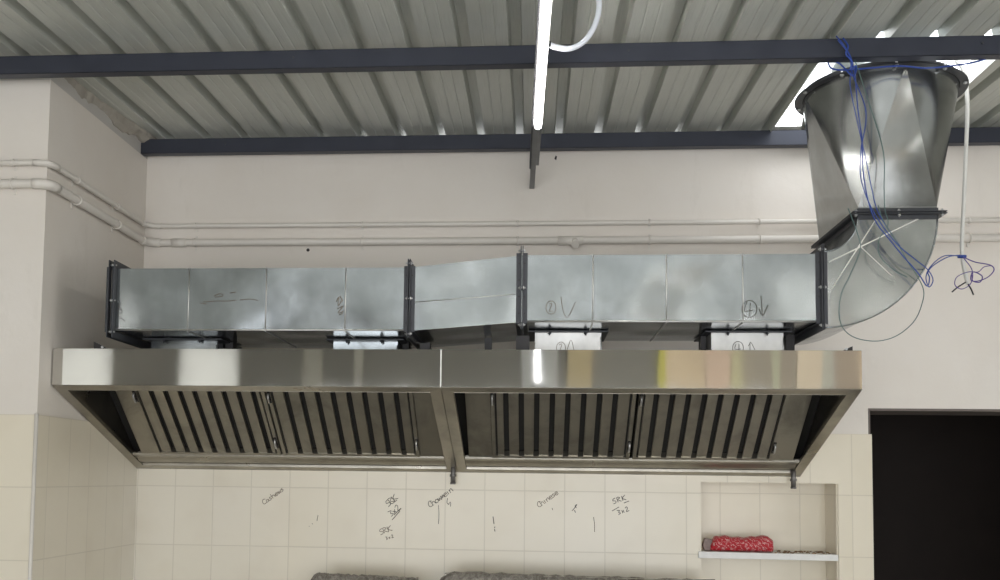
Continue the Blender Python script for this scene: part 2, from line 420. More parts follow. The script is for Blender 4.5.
# ---------------------------------------------------------------- pipes
def pipe(z, r, off, label, extra):
    t = empty('wall_pipe', (-2.0, 0, z), label, 'pipe')
    xo = PX+off; yo = -off; yf = PY-off
    def corner(c, a, b, rr):   # rounded elbow
        c, a, b = Vector(c), Vector(a), Vector(b); A = c+(a-c).normalized()*rr; B = c+(b-c).normalized()*rr
        return [A, (A+c*2+B)/4*1.0, B] if False else [A]+[A*(1-s)**2+c*2*s*(1-s)+B*s*s for s in (.2, .4, .6, .8)]+[B]
    P0 = (-3.5, yf, z); P1 = (xo, yf, z); P2 = (xo, yo, z); P3 = (XR-.1, yo, z)
    pts = [P0]+corner(P1, P0, P2, .05)+corner(P2, P1, P3, .05)+[P3]
    mb = MB(); mb.tube(pts, r, 14); mb.build('pipe', PIPEM, t)
    for c, a, b in ((P1, P0, P2), (P2, P1, P3)):
        mb = MB(); q = corner(c, a, b, .075); mb.tube(q, r*1.16, 14); mb.build('elbow_fitting', PIPEM, t)
    # saddle clips
    for px in (195, 362, 518, 650, 760, 970):
        x = at(px, 228, -.03).x
        mb = MB(); mb.tube([(x, -off+r*1.15*math.cos(a), z+r*1.15*math.sin(a)) for a in [PI*2*i/16 for i in range(17)]], .0035, 6, False)
        mb.box(x-.006, x+.006, -.004, .0, z-r*2.1, z+r*2.1); mb.cyl((x, -.007, z+r*1.75), (x, -.003, z+r*1.75), .004, 6)
        mb.build('saddle_clip', PIPEM, t)
    for y in (-.86, -.42):
        mb = MB(); mb.tube([(PX+off-r*1.15*math.cos(a), y, z+r*1.15*math.sin(a)) for a in [PI*2*i/16 for i in range(17)]], .0035, 6, False)
        mb.box(PX, PX+.004, y-.006, y+.006, z-r*2.1, z+r*2.1); mb.build('saddle_clip', PIPEM, t)
    x = at(13, 170, PY-off).x
    mb = MB(); mb.tube([(x, PY-off+r*1.15*math.cos(a), z+r*1.15*math.sin(a)) for a in [PI*2*i/16 for i in range(17)]], .0035, 6, False)
    mb.box(x-.006, x+.006, PY-.004, PY, z-r*2.1, z+r*2.1); mb.build('saddle_clip', PIPEM, t)
    if extra:
        for a, b in ((172, 186), (558, 583)):
            xa, xb = at(a, 245, -.03).x, at(b, 245, -.03).x
            mb = MB(); mb.cyl((xa, yo, z), (xb, yo, z), r*1.18, 16); mb.build('coupling', PIPEM, t)
        x = at(575, 245, -.03).x
        mb = MB(); mb.cyl((x, yo, z), (x, yo-.035, z-.030), r*1.05, 16); mb.build('tee_stub', PIPEM, t)
    return t
pipe(3.082, .0125, .024, 'thin cream-painted pipe, the upper of two running round the left corner and along the wall', False)
pipe(2.990, .0195, .026, 'thick cream-painted pipe, the lower of two running round the left corner and along the wall', True)
# hole in the plaster
mb = MB(); c = at(308, 250, -.001); mb.cyl(c+Vector((0, -.0005, 0)), c+Vector((0, .003, 0)), .009, 10)
mb.build('drilled_hole', BLACK, wall_back)
c = at(555.5, 158, -.001); mb = MB(); mb.prism([(c.x-.006, c.z-.004), (c.x+.004, c.z-.012), (c.x+.008, c.z+.008), (c.x+.001, c.z+.014)], -.0008, .002, 'y')
mb.build('plaster_chip', BLACK, wall_back)

# ---------------------------------------------------------------- ducting
DY0, DY1 = -1.0, -.43
DYM = (DY0+DY1)/2
FO = .030   # flange leg
def frame(t, x, x0z, x1z, y0, y1, s, matz=False, name='flange_frame'):
    """One angle-iron frame round a duct at plane x: standing leg at x, flat leg running s*0.022 along the duct."""
    z0, z1 = x0z, x1z; mb = MB(); a, b = (x, x+s*.004); a, b = min(a, b), max(a, b); c, d = min(x, x+s*.022), max(x, x+s*.022)
    for (ya, yb, za, zb) in ((y0-FO, y1+FO, z1, z1+FO), (y0-FO, y1+FO, z0-FO, z0), (y0-FO, y0, z0, z1), (y1, y1+FO, z0, z1)):
        mb.box(a, b, ya, yb, za, zb)
    k = .004
    for (ya, yb, za, zb) in ((y0-k, y1+k, z1, z1+k), (y0-k, y1+k, z0-k, z0), (y0-k, y0, z0, z1), (y1, y1+k, z0, z1)):
        mb.box(c, d, ya, yb, za, zb)
    mb.build(name, IRON, t, .0008)
def bolts_x(t, x, z0, z1, y0, y1, w=.016):
    for z in (z0-.015, (z0+z1)/2, z1+.015):
        mb = MB(); y = y0-.017
        mb.cyl((x-w, y, z), (x+w, y, z), .0035, 8); mb.cyl((x-w*.6, y, z), (x-w*.25, y, z), .008, 6); mb.cyl((x+w*.25, y, z), (x+w*.6, y, z), .008, 6)
        mb.build('bolt', BOLT, t)
def rivets(t, x, z0, z1, y0):
    for s in (-.012, .012):
        for k in range(4):
            z = z0+(z1-z0)*(.12+.25*k); mb = MB(); mb.cyl((x+s, y0-.007, z), (x+s, y0-.003, z), .0033, 8); mb.build('rivet', BLACK, t)
def shell(mb, x0, x1, y0, y1, zl, zr, th=.0015):
    """rectangular sheet duct between x0,x1 with (z0,z1) at each end; open ends"""
    def ring(x, z, e): return [mb.bm.verts.new(p) for p in ((x, y0+e, z[0]+e), (x, y1-e, z[0]+e), (x, y1-e, z[1]-e), (x, y0+e, z[1]-e))]
    for e in (0, th):
        A, B = ring(x0, zl, e), ring(x1, zr, e)
        for i in range(4): mb.face([A[i], A[(i+1) % 4], B[(i+1) % 4], B[i]])
def seam(t, x, z0, z1, y0, y1, r=.0028):
    mb = MB()
    mb.tube([(x, y0-.0005, z0), (x, y0-.0005, z1)], r, 6); mb.box(x-r, x+r, y0, y1, z1-.0005, z1+r); mb.box(x-r, x+r, y0, y1, z0-r, z0+.0005)
    mb.build('standing_seam', GALVP, t)
LZ = (2.370, 2.643); RZ = (2.408, 2.694)
XA0, XA1, XB0, XB1, XC = -1.822, -.553, -.512, -.086, 1.160
# -- left long duct
t = empty('duct_section', (XA0, DYM, LZ[0]), 'long galvanised duct section at the left end, with smudges and a scrawl on its side', 'duct', 'duct run above the hood')
duct_l = t
mb = MB(); shell(mb, XA0-.012, XA1+.01, DY0, DY1, LZ, LZ); sh = mb.build('shell', GALV, t)
mb = MB(); mb.box(XA0-.012, XA0-.010, DY0, DY1, *LZ); mb.build('end_cap', GALV, t)
for x in (-1.498, -1.155, -.808): seam(t, x, LZ[0], LZ[1], DY0, DY1)
mb = MB(); mb.tube([(XA0, DY0-.001, LZ[0]+.003), (XA1, DY0-.001, LZ[0]+.003)], .004, 6); mb.build('hem_glint', GALVP, t)  # pale bead stands in for the glint on the lower edge
frame(t, XA0, LZ[0]-.003, LZ[1]+.003, DY0, DY1, -1); frame(t, XA0-.024, LZ[0]-.003, LZ[1]+.003, DY0, DY1, -1, name='end_flange_frame')
for z in (LZ[0]-.008, 2.50, LZ[1]+.012):
    mb = MB(); mb.cyl((XA0-.026, DY0-.016, z), (XA0+.004, DY0-.016, z), .0035, 8); mb.cyl((XA0-.020, DY0-.016, z), (XA0-.012, DY0-.016, z), .007, 6); mb.build('bolt', BOLT, t)
XJ1 = -.532
frame(t, XJ1-.002, LZ[0]-.002, LZ[1]+.002, DY0, DY1, -1)
# -- transition section, kicked up to the right, cross-folded face
t = empty('duct_section', (XB0, DYM, LZ[0]), 'short crooked galvanised duct section rising between the two middle flanges, a fold along its side', 'duct', 'duct run above the hood')
mb = MB(); zf0, zf1 = 2.492, 2.527; th = .0015
def poly_duct(rings):
    R = [[mb.bm.verts.new(p) for p in r] for r in rings]
    for A, B in zip(R, R[1:]):
        for i in range(len(A)): mb.face([A[i], A[(i+1) % len(A)], B[(i+1) % len(A)], B[i]])
for e in (0, th):
    poly_duct([[(XJ1, DY0+e, LZ[0]+e), (XJ1, DY1-e, LZ[0]+e), (XJ1, DY1-e, LZ[1]-e), (XJ1, DY0+e, LZ[1]-e), (XJ1, DY0-.001+e, zf0)],
               [(-.053, DY0+e, RZ[0]+e), (-.053, DY1-e, RZ[0]+e), (-.053, DY1-e, RZ[1]-e), (-.053, DY0+.003+e, RZ[1]-e), (-.053, DY0-.001+e, zf1)]])
mb.build('shell', GALV, t)
mb = MB(); mb.tube([(XJ1+.02, DY0-.0015, zf0+.001), (-.07, DY0-.0015, zf1)], .002, 6); mb.build('fold_seam', GALVP, t)
frame(t, XJ1+.002, LZ[0]-.002, LZ[1]+.002, DY0, DY1, 1)
bolts_x(t, XJ1, LZ[0], LZ[1], DY0, DY1)
rivets(t, XJ1, LZ[0], LZ[1], DY0)
XJ2 = -.053
frame(t, XJ2-.002, RZ[0]-.004, RZ[1]+.004, DY0-.004, DY1, -1)
# -- right long duct
t = empty('duct_section', (XJ2, DYM, RZ[0]), 'long galvanised duct section at the right, circled number and down arrow drawn on it', 'duct', 'duct run above the hood')
duct_r = t
mb = MB(); shell(mb, XJ2, XC+.03, DY0, DY1, RZ, RZ); mb.build('shell', GALV, t)
for x in (.246, .551, .865): seam(t, x, RZ[0], RZ[1], DY0, DY1)
mb = MB(); mb.tube([(XJ2+.02, DY0-.001, RZ[0]+.003), (XC, DY0-.001, RZ[0]+.003)], .0045, 6); mb.build('hem_glint', GALVP, t)  # painted glint along the right duct's lower edge too
frame(t, XJ2+.002, RZ[0]-.004, RZ[1]+.004, DY0-.004, DY1, 1)
bolts_x(t, XJ2, RZ[0], RZ[1], DY0, DY1); rivets(t, XJ2, RZ[0], RZ[1], DY0-.004)
XJ3 = 1.184
frame(t, XJ3-.002, RZ[0]-.004, RZ[1]+.004, DY0, DY1, -1)
rivets(t, XJ3, RZ[0], RZ[1], DY0)
# -- elbow
EC = (1.186, 2.852); RI, RO = .150, .466
t = empty('duct_elbow', (XJ3, DYM, RZ[0]), 'curved galvanised duct elbow turning the run upwards, its side creased in a cross', 'duct')
n = 18
for ya in (DY0, DY1-.0015):
    mb = MB(); P = [(EC[0]+RI*math.sin(a), EC[1]-RI*math.cos(a)) for a in [PI/2*k/n for k in range(n+1)]]; Q = [(EC[0]+RO*math.sin(a), EC[1]-RO*math.cos(a)) for a in [PI/2*k/n for k in range(n+1)]]
    for k in range(n): mb.prism([P[k], P[k+1], Q[k+1], Q[k]], ya, ya+.0015, 'y')
    bmesh.ops.remove_doubles(mb.bm, verts=mb.bm.verts, dist=1e-5)
    mb.build('cheek', GALV2, t)
mb = MB()
for R_, th in ((RI, 0), (RO, 0), (RI+.0015, 0), (RO-.0015, 0)):
    A = [mb.bm.verts.new((EC[0]+R_*math.sin(a), DY0, EC[1]-R_*math.cos(a))) for a in [PI/2*k/n for k in range(n+1)]]
    B = [mb.bm.verts.new((EC[0]+R_*math.sin(a), DY1, EC[1]-R_*math.cos(a))) for a in [PI/2*k/n for k in range(n+1)]]
    for i in range(n): mb.face([A[i], A[i+1], B[i+1], B[i]], True)
mb.build('curved_wrap', GALV, t)
for R_ in (RI-.001, RO+.001):
    mb = MB(); mb.tube([(EC[0]+R_*math.sin(a), DY0-.001, EC[1]-R_*math.cos(a)) for a in [PI/2*k/n for k in range(n+1)]], .0035, 6)
    mb.build('edge_seam', GALV, t)
for a, b, r_ in (((829, 262), (920, 218), .0034), ((831, 290), (878, 216), .003), ((861, 247), (892, 276), .002)):
    mb = MB(); mb.tube([at(*a, DY0-.0005), at(*b, DY0-.0005)], r_, 6); mb.build('crease_highlight', SEAL, t)  # white lines stand in for light caught by the folds
frame(t, XJ3+.002, RZ[0]-.004, RZ[1]+.004, DY0, DY1, 1)
bolts_x(t, XJ3, RZ[0], RZ[1], DY0, DY1)
def frame_z(t, z, x0, x1, y0, y1, s, name='top_flange_frame'):
    mb = MB(); a, b = sorted((z, z+s*.004)); c, d = sorted((z, z+s*.022)); k = .004
    for (xa, xb, ya, yb) in ((x0-FO, x1+FO, y0-FO, y0), (x0-FO, x1+FO, y1, y1+FO), (x0-FO, x0, y0, y1), (x1, x1+FO, y0, y1)): mb.box(xa, xb, ya, yb, a, b)
    for (xa, xb, ya, yb) in ((x0-k, x1+k, y0-k, y0), (x0-k, x1+k, y1, y1+k), (x0-k, x0, y0, y1), (x1, x1+k, y0, y1)): mb.box(xa, xb, ya, yb, c, d)
    mb.build(name, IRON, t, .0008)
TX0, TX1, TZ = EC[0]+RI, EC[0]+RO, EC[1]+.008
frame_z(t, TZ-.002, TX0, TX1, DY0, DY1, -1)
# -- square to round
RCX, RCY, RCZ, RR = 1.500, -.785, 3.452, .318
t = empty('duct_transition', (TX0, DYM, TZ), 'galvanised square-to-round duct cone going up into the roof opening, dark ring round its top', 'duct')
mb = MB(); N = 48
def sqround(e):
    cor = [(TX1-e, DY1-e), (TX0+e, DY1-e), (TX0+e, DY0+e), (TX1-e, DY0+e)]
    b = [mb.bm.verts.new((x, y, TZ)) for x, y in cor]
    b2 = [mb.bm.verts.new((x, y, TZ+.03)) for x, y in cor]
    for i in range(4): mb.face([b[i], b[(i+1) % 4], b2[(i+1) % 4], b2[i]])
    c = [mb.bm.verts.new((RCX+(RR-e)*math.cos(2*PI*k/N), RCY+(RR-e)*math.sin(2*PI*k/N), RCZ)) for k in range(N)]
    c2 = [mb.bm.verts.new((RCX+(RR-e)*math.cos(2*PI*k/N), RCY+(RR-e)*math.sin(2*PI*k/N), RCZ+.02)) for k in range(N)]
    for k in range(N):
        q = k*4//N
        mb.face([c[k], c[(k+1) % N], b2[q]], True)
        mb.face([c[k], c[(k+1) % N], c2[(k+1) % N], c2[k]], True)
    for q in range(4): mb.face([b2[q-1], b2[q], c[q*N//4]])
sqround(0); sqround(.0015)
mb.build('cone', GALV2, t)
frame_z(t, TZ+.002, TX0, TX1, DY0, DY1, 1, 'bottom_flange_frame')
for x in (TX0-.015, (TX0+TX1)/2, TX1+.015):
    mb = MB(); mb.cyl((x, DY0-.016, TZ-.016), (x, DY0-.016, TZ+.016), .0035, 8); mb.cyl((x, DY0-.016, TZ+.006), (x, DY0-.016, TZ+.011), .007, 6); mb.cyl((x, DY0-.016, TZ-.011), (x, DY0-.016, TZ-.006), .007, 6); mb.build('bolt', BOLT, t)
mb = MB()
prof = [(RR, RCZ-.010), (RR+.034, RCZ-.010), (RR+.034, RCZ-.005), (RR+.004, RCZ-.005), (RR+.004, RCZ+.02), (RR, RCZ+.02)]
rg = [[mb.bm.verts.new((RCX+r*math.cos(2*PI*k/64), RCY+r*math.sin(2*PI*k/64), z)) for r, z in prof] for k in range(64)]
for k in range(64):
    A, B = rg[k], rg[(k+1) % 64]
    for i in range(6): mb.face([A[i], A[(i+1) % 6], B[(i+1) % 6], B[i]])
mb.build('ring_flange', IRON, t)
for k in range(10):
    a = 2*PI*(k+.3)/10; x, y = RCX+(RR+.020)*math.cos(a), RCY+(RR+.020)*math.sin(a)
    mb = MB(); mb.cyl((x, y, RCZ-.019), (x, y, RCZ+.004), .0045, 8); mb.cyl((x, y, RCZ-.016), (x, y, RCZ-.010), .009, 6); mb.build('bolt', BOLT, t)
# round riser through the roof
mb = MB()
C1 = [mb.bm.verts.new((RCX+RR*math.cos(2*PI*k/N), RCY+RR*math.sin(2*PI*k/N), RCZ+.0205)) for k in range(N)]
C2 = [mb.bm.verts.new((RCX+(RR-.115)*math.cos(2*PI*k/N), RCY+(RR-.115)*math.sin(2*PI*k/N), RCZ+.0215)) for k in range(N)]
for k in range(N): mb.face([C1[k], C1[(k+1) % N], C2[(k+1) % N], C2[k]])
for e in (0, .002):
    A = [mb.bm.verts.new((RCX+(RR-.11-e)*math.cos(2*PI*k/N), RCY+(RR-.11-e)*math.sin(2*PI*k/N), RCZ+.021)) for k in range(N)]
    B = [mb.bm.verts.new((v.co.x, v.co.y, 3.95)) for v in A]
    for k in range(N): mb.face([A[k], A[(k+1) % N], B[(k+1) % N], B[k]], True)
mb.build('riser', GALV, t)

# ---------------------------------------------------------------- collars between duct and hood
HZT = 2.292
def collar(x0, x1, ztop, label, strips):
    y0, y1 = -.76, -.50
    t = empty('duct_collar', ((x0+x1)/2, (y0+y1)/2, HZT+.002), label, 'duct collar', 'collars joining duct and hood')
    zt = ztop-.010
    mb = MB(); z0 = HZT+.002
    for e in (0, .0015):
        c = [(x0+e, y0+e), (x1-e, y0+e), (x1-e, y1-e), (x0+e, y1-e)]
        A = [mb.bm.verts.new((x, y, z0)) for x, y in c]; B = [mb.bm.verts.new((x, y, zt)) for x, y in c]
        for i in range(4): mb.face([A[i], A[(i+1) % 4], B[(i+1) % 4], B[i]])
    mb.build('shell', strips, t)
    mb = MB(); mb.box(x0-.03, x1+.03, y0-.030, y0-.001, zt, zt+.005); mb.box(x0-.03, x1+.03, y1+.001, y1+.03, zt, zt+.005); mb.box(x0-.03, x0, y0, y1, zt, zt+.005); mb.box(x1, x1+.03, y0, y1, zt, zt+.005)
    mb.build('top_flange', IRON, t)
    for f in (.22, .76):
        x = x0+(x1-x0)*f
        mb = MB(); mb.cyl((x, y0-.022, zt-.014), (x, y0-.022, zt+.009), .0035, 8); mb.cyl((x, y0-.022, zt-.008), (x, y0-.022, zt-.001), .007, 6); mb.build('bolt', IRON, t)
    mb = MB(); mb.tube([(x1-.001, y0-.0015, z0), (x1-.001, y0-.0015, zt-.02)], .003, 6); mb.build('corner_seam', BOLT, t)
    return t
collar(-1.753, -1.443, LZ[0], 'plain grey metal collar under the duct near the left end of the hood', GALV)
collar(-.905, -.612, LZ[0], 'plain grey metal collar just left of the first middle flange', GALV)
c2 = collar(.004, .297, RZ[0], 'pale metal collar with a circled mark, right of the second middle flange', GALVP)
c4 = collar(.777, 1.087, RZ[0], 'pale metal collar with circled number and up arrow, near the elbow', GALVP)
# dark channel feet on the hood under the duct
def foot(x0, x1, y0, y1, ztop, label):
    mb = MB(); z0 = HZT+.002
    mb.box(x0, x1, y0, y0+.004, z0, ztop-.002); mb.box(x0, x0+.004, y0+.004, y1, z0, ztop-.002); mb.box(x1-.004, x1, y0+.004, y1, z0, ztop-.002); mb.box(x0, x1, y0-.0, y1, z0-.001, z0+.003)
    return tag(mb.build('support_foot', BLACK), label, 'bracket', 'dark steel feet under the duct')
foot(-1.438, -1.400, -.66, -.60, LZ[0], 'dark steel foot right of the leftmost duct collar')
foot(-.604, -.575, -.66, -.60, LZ[0], 'dark steel foot right of the second duct collar')
foot(-.226, -.194, -.64, -.60, 2.393, 'dark steel foot under the middle of the crooked short duct')
foot(-.078, -.020, -.86, -.80, RZ[0]-.036, 'dark steel foot under the second middle flange')
foot(.748, .772, -.66, -.60, RZ[0], 'dark steel foot left of the rightmost duct collar')
foot(1.122, 1.160, -.66, -.58, RZ[0], 'dark steel foot right of the rightmost duct collar')
mb = MB(); mb.box(-.50, -.455, -.86, -.81, HZT+.001, 2.340)
mb.sheet([(-.86, 2.336), (-.43, 2.336)], .004, -.52, -.47)
tag(mb.build('support_foot', BLACK), 'dark steel block foot right of the first middle flange', 'bracket', 'dark steel feet under the duct')

# ---------------------------------------------------------------- hoods
HYF, HYB, ZB, ZK = -.990, -.014, 2.130, 1.775
def rim_z(y): return ZK+(ZB-ZK)*(HYB-y)/(HYB-HYF)
FB = Vector((0, -.205, 1.853)); FDIR = Vector((0, -.770, .639)).normalized(); FL = .52
FT = FB+FDIR*FL
def hood(x0, x1, hx0, hx1, label, nz):
    t = empty('exhaust_hood', ((x0+x1)/2, HYB, ZK), label, 'hood', 'kitchen exhaust hoods')
    mb = MB(); mb.box(x0, x1, HYF, HYF+.0015, ZB, HZT); mb.build('front_lip', STEEL, t, .0006)
    mb = MB(); mb.box(x0, x1, HYF+.0015, HYB, HZT-.0015, HZT); mb.build('top_panel', STEEL, t)
    for xa in (x0, x1-.0015):
        mb = MB(); mb.prism([(HYF+.0015, HZT-.0015), (HYF+.0015, ZB), (HYB, ZK), (HYB, HZT-.0015)], xa, xa+.0015, 'x'); mb.build('side_panel', DIRTY, t)
    mb = MB(); mb.box(x0+.0015, x1-.0015, HYB-.0015, HYB, ZK, HZT-.0015); mb.build('back_panel', DIRTY, t)
    # rim: four return flanges lying in the sloping mouth of the hood
    w = .050; mb = MB(); th = .002
    def strip(xa, xb, ya, yb):
        mb.prism([(ya, rim_z(ya)), (yb, rim_z(yb)), (yb, rim_z(yb)+th), (ya, rim_z(ya)+th)], xa, xb, 'x')
    strip(x0, x1, HYF, HYF+w); strip(x0, x0+w, HYF+w, HYB-w); strip(x1-w, x1, HYF+w, HYB-w)
    strip(x0, x1, HYB-w, HYB)
    for xa in (x0+w-th, x1-w): mb.prism([(HYF+w, rim_z(HYF+w)), (HYB-w, rim_z(HYB-w)), (HYB-w, rim_z(HYB-w)+.018), (HYF+w, rim_z(HYF+w)+.018)], xa, xa+th, 'x')
    mb.box(x0+w, x1-w, HYF+w-th, HYF+w, rim_z(HYF+w), rim_z(HYF+w)+.018)
    mb.build('rim', DIRTY, t)
    # grease gutter along the bottom back
    mb = MB()
    y = HYB
    prof = [(y-.048, 1.795), (y-.050, 1.806), (y-.066, 1.812), (y-.085, 1.812), (y-.105, 1.816), (y-.120, 1.825), (y-.135, 1.836), (y-.165, 1.841), (y-.188, 1.845), (y-.190, 1.856)]
    mb.sheet(prof, .0018, x0+.052, x1-.052)
    mb.build('grease_gutter', DIRTY, t)
    # filter housing
    q = FB+Vector((0, .004, -.004)); r_ = FT
    nrm = Vector((0, .639, .770))   # behind the filters
    def slab(xa, xb, s0, s1, off, th=.003):
        a = FB+FDIR*s0+nrm*off; b = FB+FDIR*s1+nrm*off; c = b+nrm*th; d = a+nrm*th
        mb.prism([(a.y, a.z), (b.y, b.z), (c.y, c.z), (d.y, d.z)], xa, xb, 'x')
    mb = MB()
    for xa in (hx0, hx1-.002): mb.prism([(FB.y, FB.z), (FT.y, FT.z), (FT.y, HZT-.003), (HYB-.003, HZT-.003), (HYB-.003, 1.80), (-.19, 1.848)], xa, xa+.002, 'x')
    mb.box(hx0, hx1, FT.y, FT.y+.002, FT.z, HZT-.003)
    mb.build('filter_housing', DIRTY, t)
    mb = MB(); slab(x0+.004, x1-.004, -.10, FL, .10, .003); mb.build('cavity_shade_sheet', DARK, t)  # dark sheet stands in for the shade deep inside the hood
    return t, slab
X0, XM, X1 = -2.1035, -.393, 1.345
LBL1 = 'left one of two joined stainless steel kitchen exhaust hoods, against the side wall'
LBL2 = 'right one of two joined stainless steel kitchen exhaust hoods, ending near the doorway'
def blank(t, xa, xb):
    mb = MB(); a = FB; b = FT; n_ = Vector((0, .639, .770))*.003
    mb.prism([(a.y, a.z), (b.y, b.z), (b.y+n_.y, b.z+n_.z), (a.y+n_.y, a.z+n_.z)], xa, xb, 'x'); mb.build('blank_panel', SLAT, t)
h1, _ = hood(X0, XM-.0012, -2.003, -.43, LBL1, -.40)
h2, _ = hood(XM+.0012, X1, -.320, 1.263, LBL2, 1.303)
FX = [(-1.919, -1.272), (-1.263, -.565), (-.202, .472), (.486, 1.162)]
blank(h1, -2.003, FX[0][0]-.002); blank(h1, FX[1][1]+.002, -.43)
blank(h2, -.320, FX[2][0]-.002); blank(h2, FX[3][1]+.002, 1.263)
mb = MB(); mb.box(XM-.004, XM+.002, HYF-.0015, HYF+.001, ZB+.002, HZT+.001); mb.build('sealant_bead', SEAL, h1)
def nozzle(t, x):
    mb = MB(); mb.cyl((x, -.075, 1.806), (x, -.075, 1.722), .0125, 14); mb.cyl((x, -.075, 1.765), (x, -.075, 1.752), .017, 6); mb.cyl((x, -.075, 1.724), (x, -.075, 1.714), .0145, 14); mb.build('drain_nozzle', m_plain('grey_metal_nozzle', (.22, .21, .20), .4, .7) if 'grey_metal_nozzle' not in bpy.data.materials else bpy.data.materials['grey_metal_nozzle'], t)
nozzle(h1, -.409); nozzle(h2, 1.297)

def bfilter(x0, x1, slots, label):
    t = empty('baffle_filter', ((x0+x1)/2, FB.y, FB.z), label, 'grease filter', 'baffle filters in the hoods')
    n_ = Vector((0, .639, .770))
    def slab(mb, xa, xb, s0, s1, o0, o1):
        p = [FB+FDIR*s0+n_*o0, FB+FDIR*s1+n_*o0, FB+FDIR*s1+n_*o1, FB+FDIR*s0+n_*o1]
        mb.prism([(v.y, v.z) for v in p], xa, xb, 'x')
    s0, s1 = .002, FL-.004; w = .018
    mb = MB(); slab(mb, x0, x0+w, s0, s1, -.008, .03); slab(mb, x1-w, x1, s0, s1, -.008, .03); slab(mb, x0+w, x1-w, s0, s0+.014, -.006, .03); slab(mb, x0+w, x1-w, s1-.014, s1, -.006, .03)
    mb.build('filter_frame', SLAT, t, .001)
    # baffles: front channels between the dark slots, rear channels darkened to stand for shade in the slots
    mb = MB(); half = .0125
    edges = [x0+w+.010]+[v for s in slots for v in (s-half, s+half)]+[x1-w-.010]
    for a, b in zip(edges[::2], edges[1::2]):
        slab(mb, a, b, s0+.014, s1-.014, 0, .0015)
        for e in (a, b-.0015): slab(mb, e, e+.0015, s0+.014, s1-.014, 0, .016)
    mb.build('baffles', SLAT, t)
    mb = MB()
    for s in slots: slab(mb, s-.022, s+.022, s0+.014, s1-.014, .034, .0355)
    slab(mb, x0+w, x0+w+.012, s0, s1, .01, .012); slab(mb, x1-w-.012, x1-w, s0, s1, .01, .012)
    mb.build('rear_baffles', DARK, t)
    for xh, side in ((x0+.009, 0), (x1-.009, 1)):
        sc0 = .40 if side == 0 else .075
        p = [FB+FDIR*(sc0+d)+n_*o for d, o in ((0, -.008), (.002, -.024), (.012, -.030), (.040, -.030), (.050, -.024), (.052, -.008))]
        mb = MB(); mb.tube([(xh, v.y, v.z) for v in p], .0052, 8); mb.build('wire_handle', BOLT, t)
        mb = MB(); slab(mb, xh-.007, xh+.007, sc0-.012, sc0+.064, -.0105, -.008); mb.build('latch_plate', BLACK, t)  # black plate stands in for the shaded recess at the handle
sl = lambda a, b: [a+(b-a)*k/7 for k in range(8)]
bfilter(*FX[0], sl(-1.828, -1.330), 'leftmost grease filter, between the dark left end of the hood and the next filter')
bfilter(*FX[1], sl(-1.172, -.645), 'second grease filter from the left, just left of the joint between the hoods')
bfilter(*FX[2], sl(-.130, .378), 'third grease filter from the left, just right of the joint between the hoods')
bfilter(*FX[3], sl(.565, 1.076), 'rightmost grease filter, beside the dark right end of the hood')

# brackets behind hood top ends
for xa, xb, lab, sgn in ((-1.948, -1.868, 'small dark angle bracket behind the left end of the hood top', 1), (1.275, 1.328, 'small dark angle bracket behind the right end of the hood top', -1)):
    t = empty('angle_bracket', (xa, -.3, HZT), lab, 'bracket')
    mb = MB(); y0 = -.93
    if sgn < 0: mb.prism([(xa, HZT+.001), (xb, HZT+.001), (xb, HZT+.026), (xb-.01, HZT+.022)], y0, y0+.004, 'y')
    else: mb.prism([(xa, HZT+.001), (xb, HZT+.001), (xa+.02, HZT+.030), (xa, HZT+.038)], y0, y0+.004, 'y')
    mb.box(xa, xb, y0+.004, y0+.05, HZT+.001, HZT+.005); mb.build('angle', BLACK, t)
    mb = MB(); mb.cyl(((xa+xb)/2, y0-.004, HZT+.014), ((xa+xb)/2, y0+.008, HZT+.014), .006, 6); mb.build('bolt', BOLT, t)

# ---------------------------------------------------------------- niche shelf, packet
t = empty('niche_shelf', (1.19, .09, 1.36), 'white stone shelf slab set across the wall niche, dusty at its right end', 'shelf')
mb = MB(); v = [(NX0-.010, 1.392), (NX1-.006, 1.387), (NX1-.006, 1.356), (NX0-.010, 1.358)]
mb.prism(v, -.022, -.0105, 'y')
v = [(NX0+.009, 1.3918), (NX1-.009, 1.387), (NX1-.009, 1.356), (NX0+.009, 1.358)]
mb.prism(v, -.0105, ND-.012, 'y')
mb.build('slab', SHELFM, t, .002)
mb = MB(); rnd = random.Random(3)
for k in range(70):
    x = 1.22+.29*rnd.random(); z = 1.392-(x-NX0+.01)*.0072+.0004; y = -.01+.19*rnd.random(); s = .002+.004*rnd.random()
    mb.box(x-s, x+s, y-s, y+s, z-.001, z+s*.8)
o = mb.build('crumbs', m_plain('brown_crumbs', (.22, .14, .08), .8), t); o['kind'] = 'stuff'

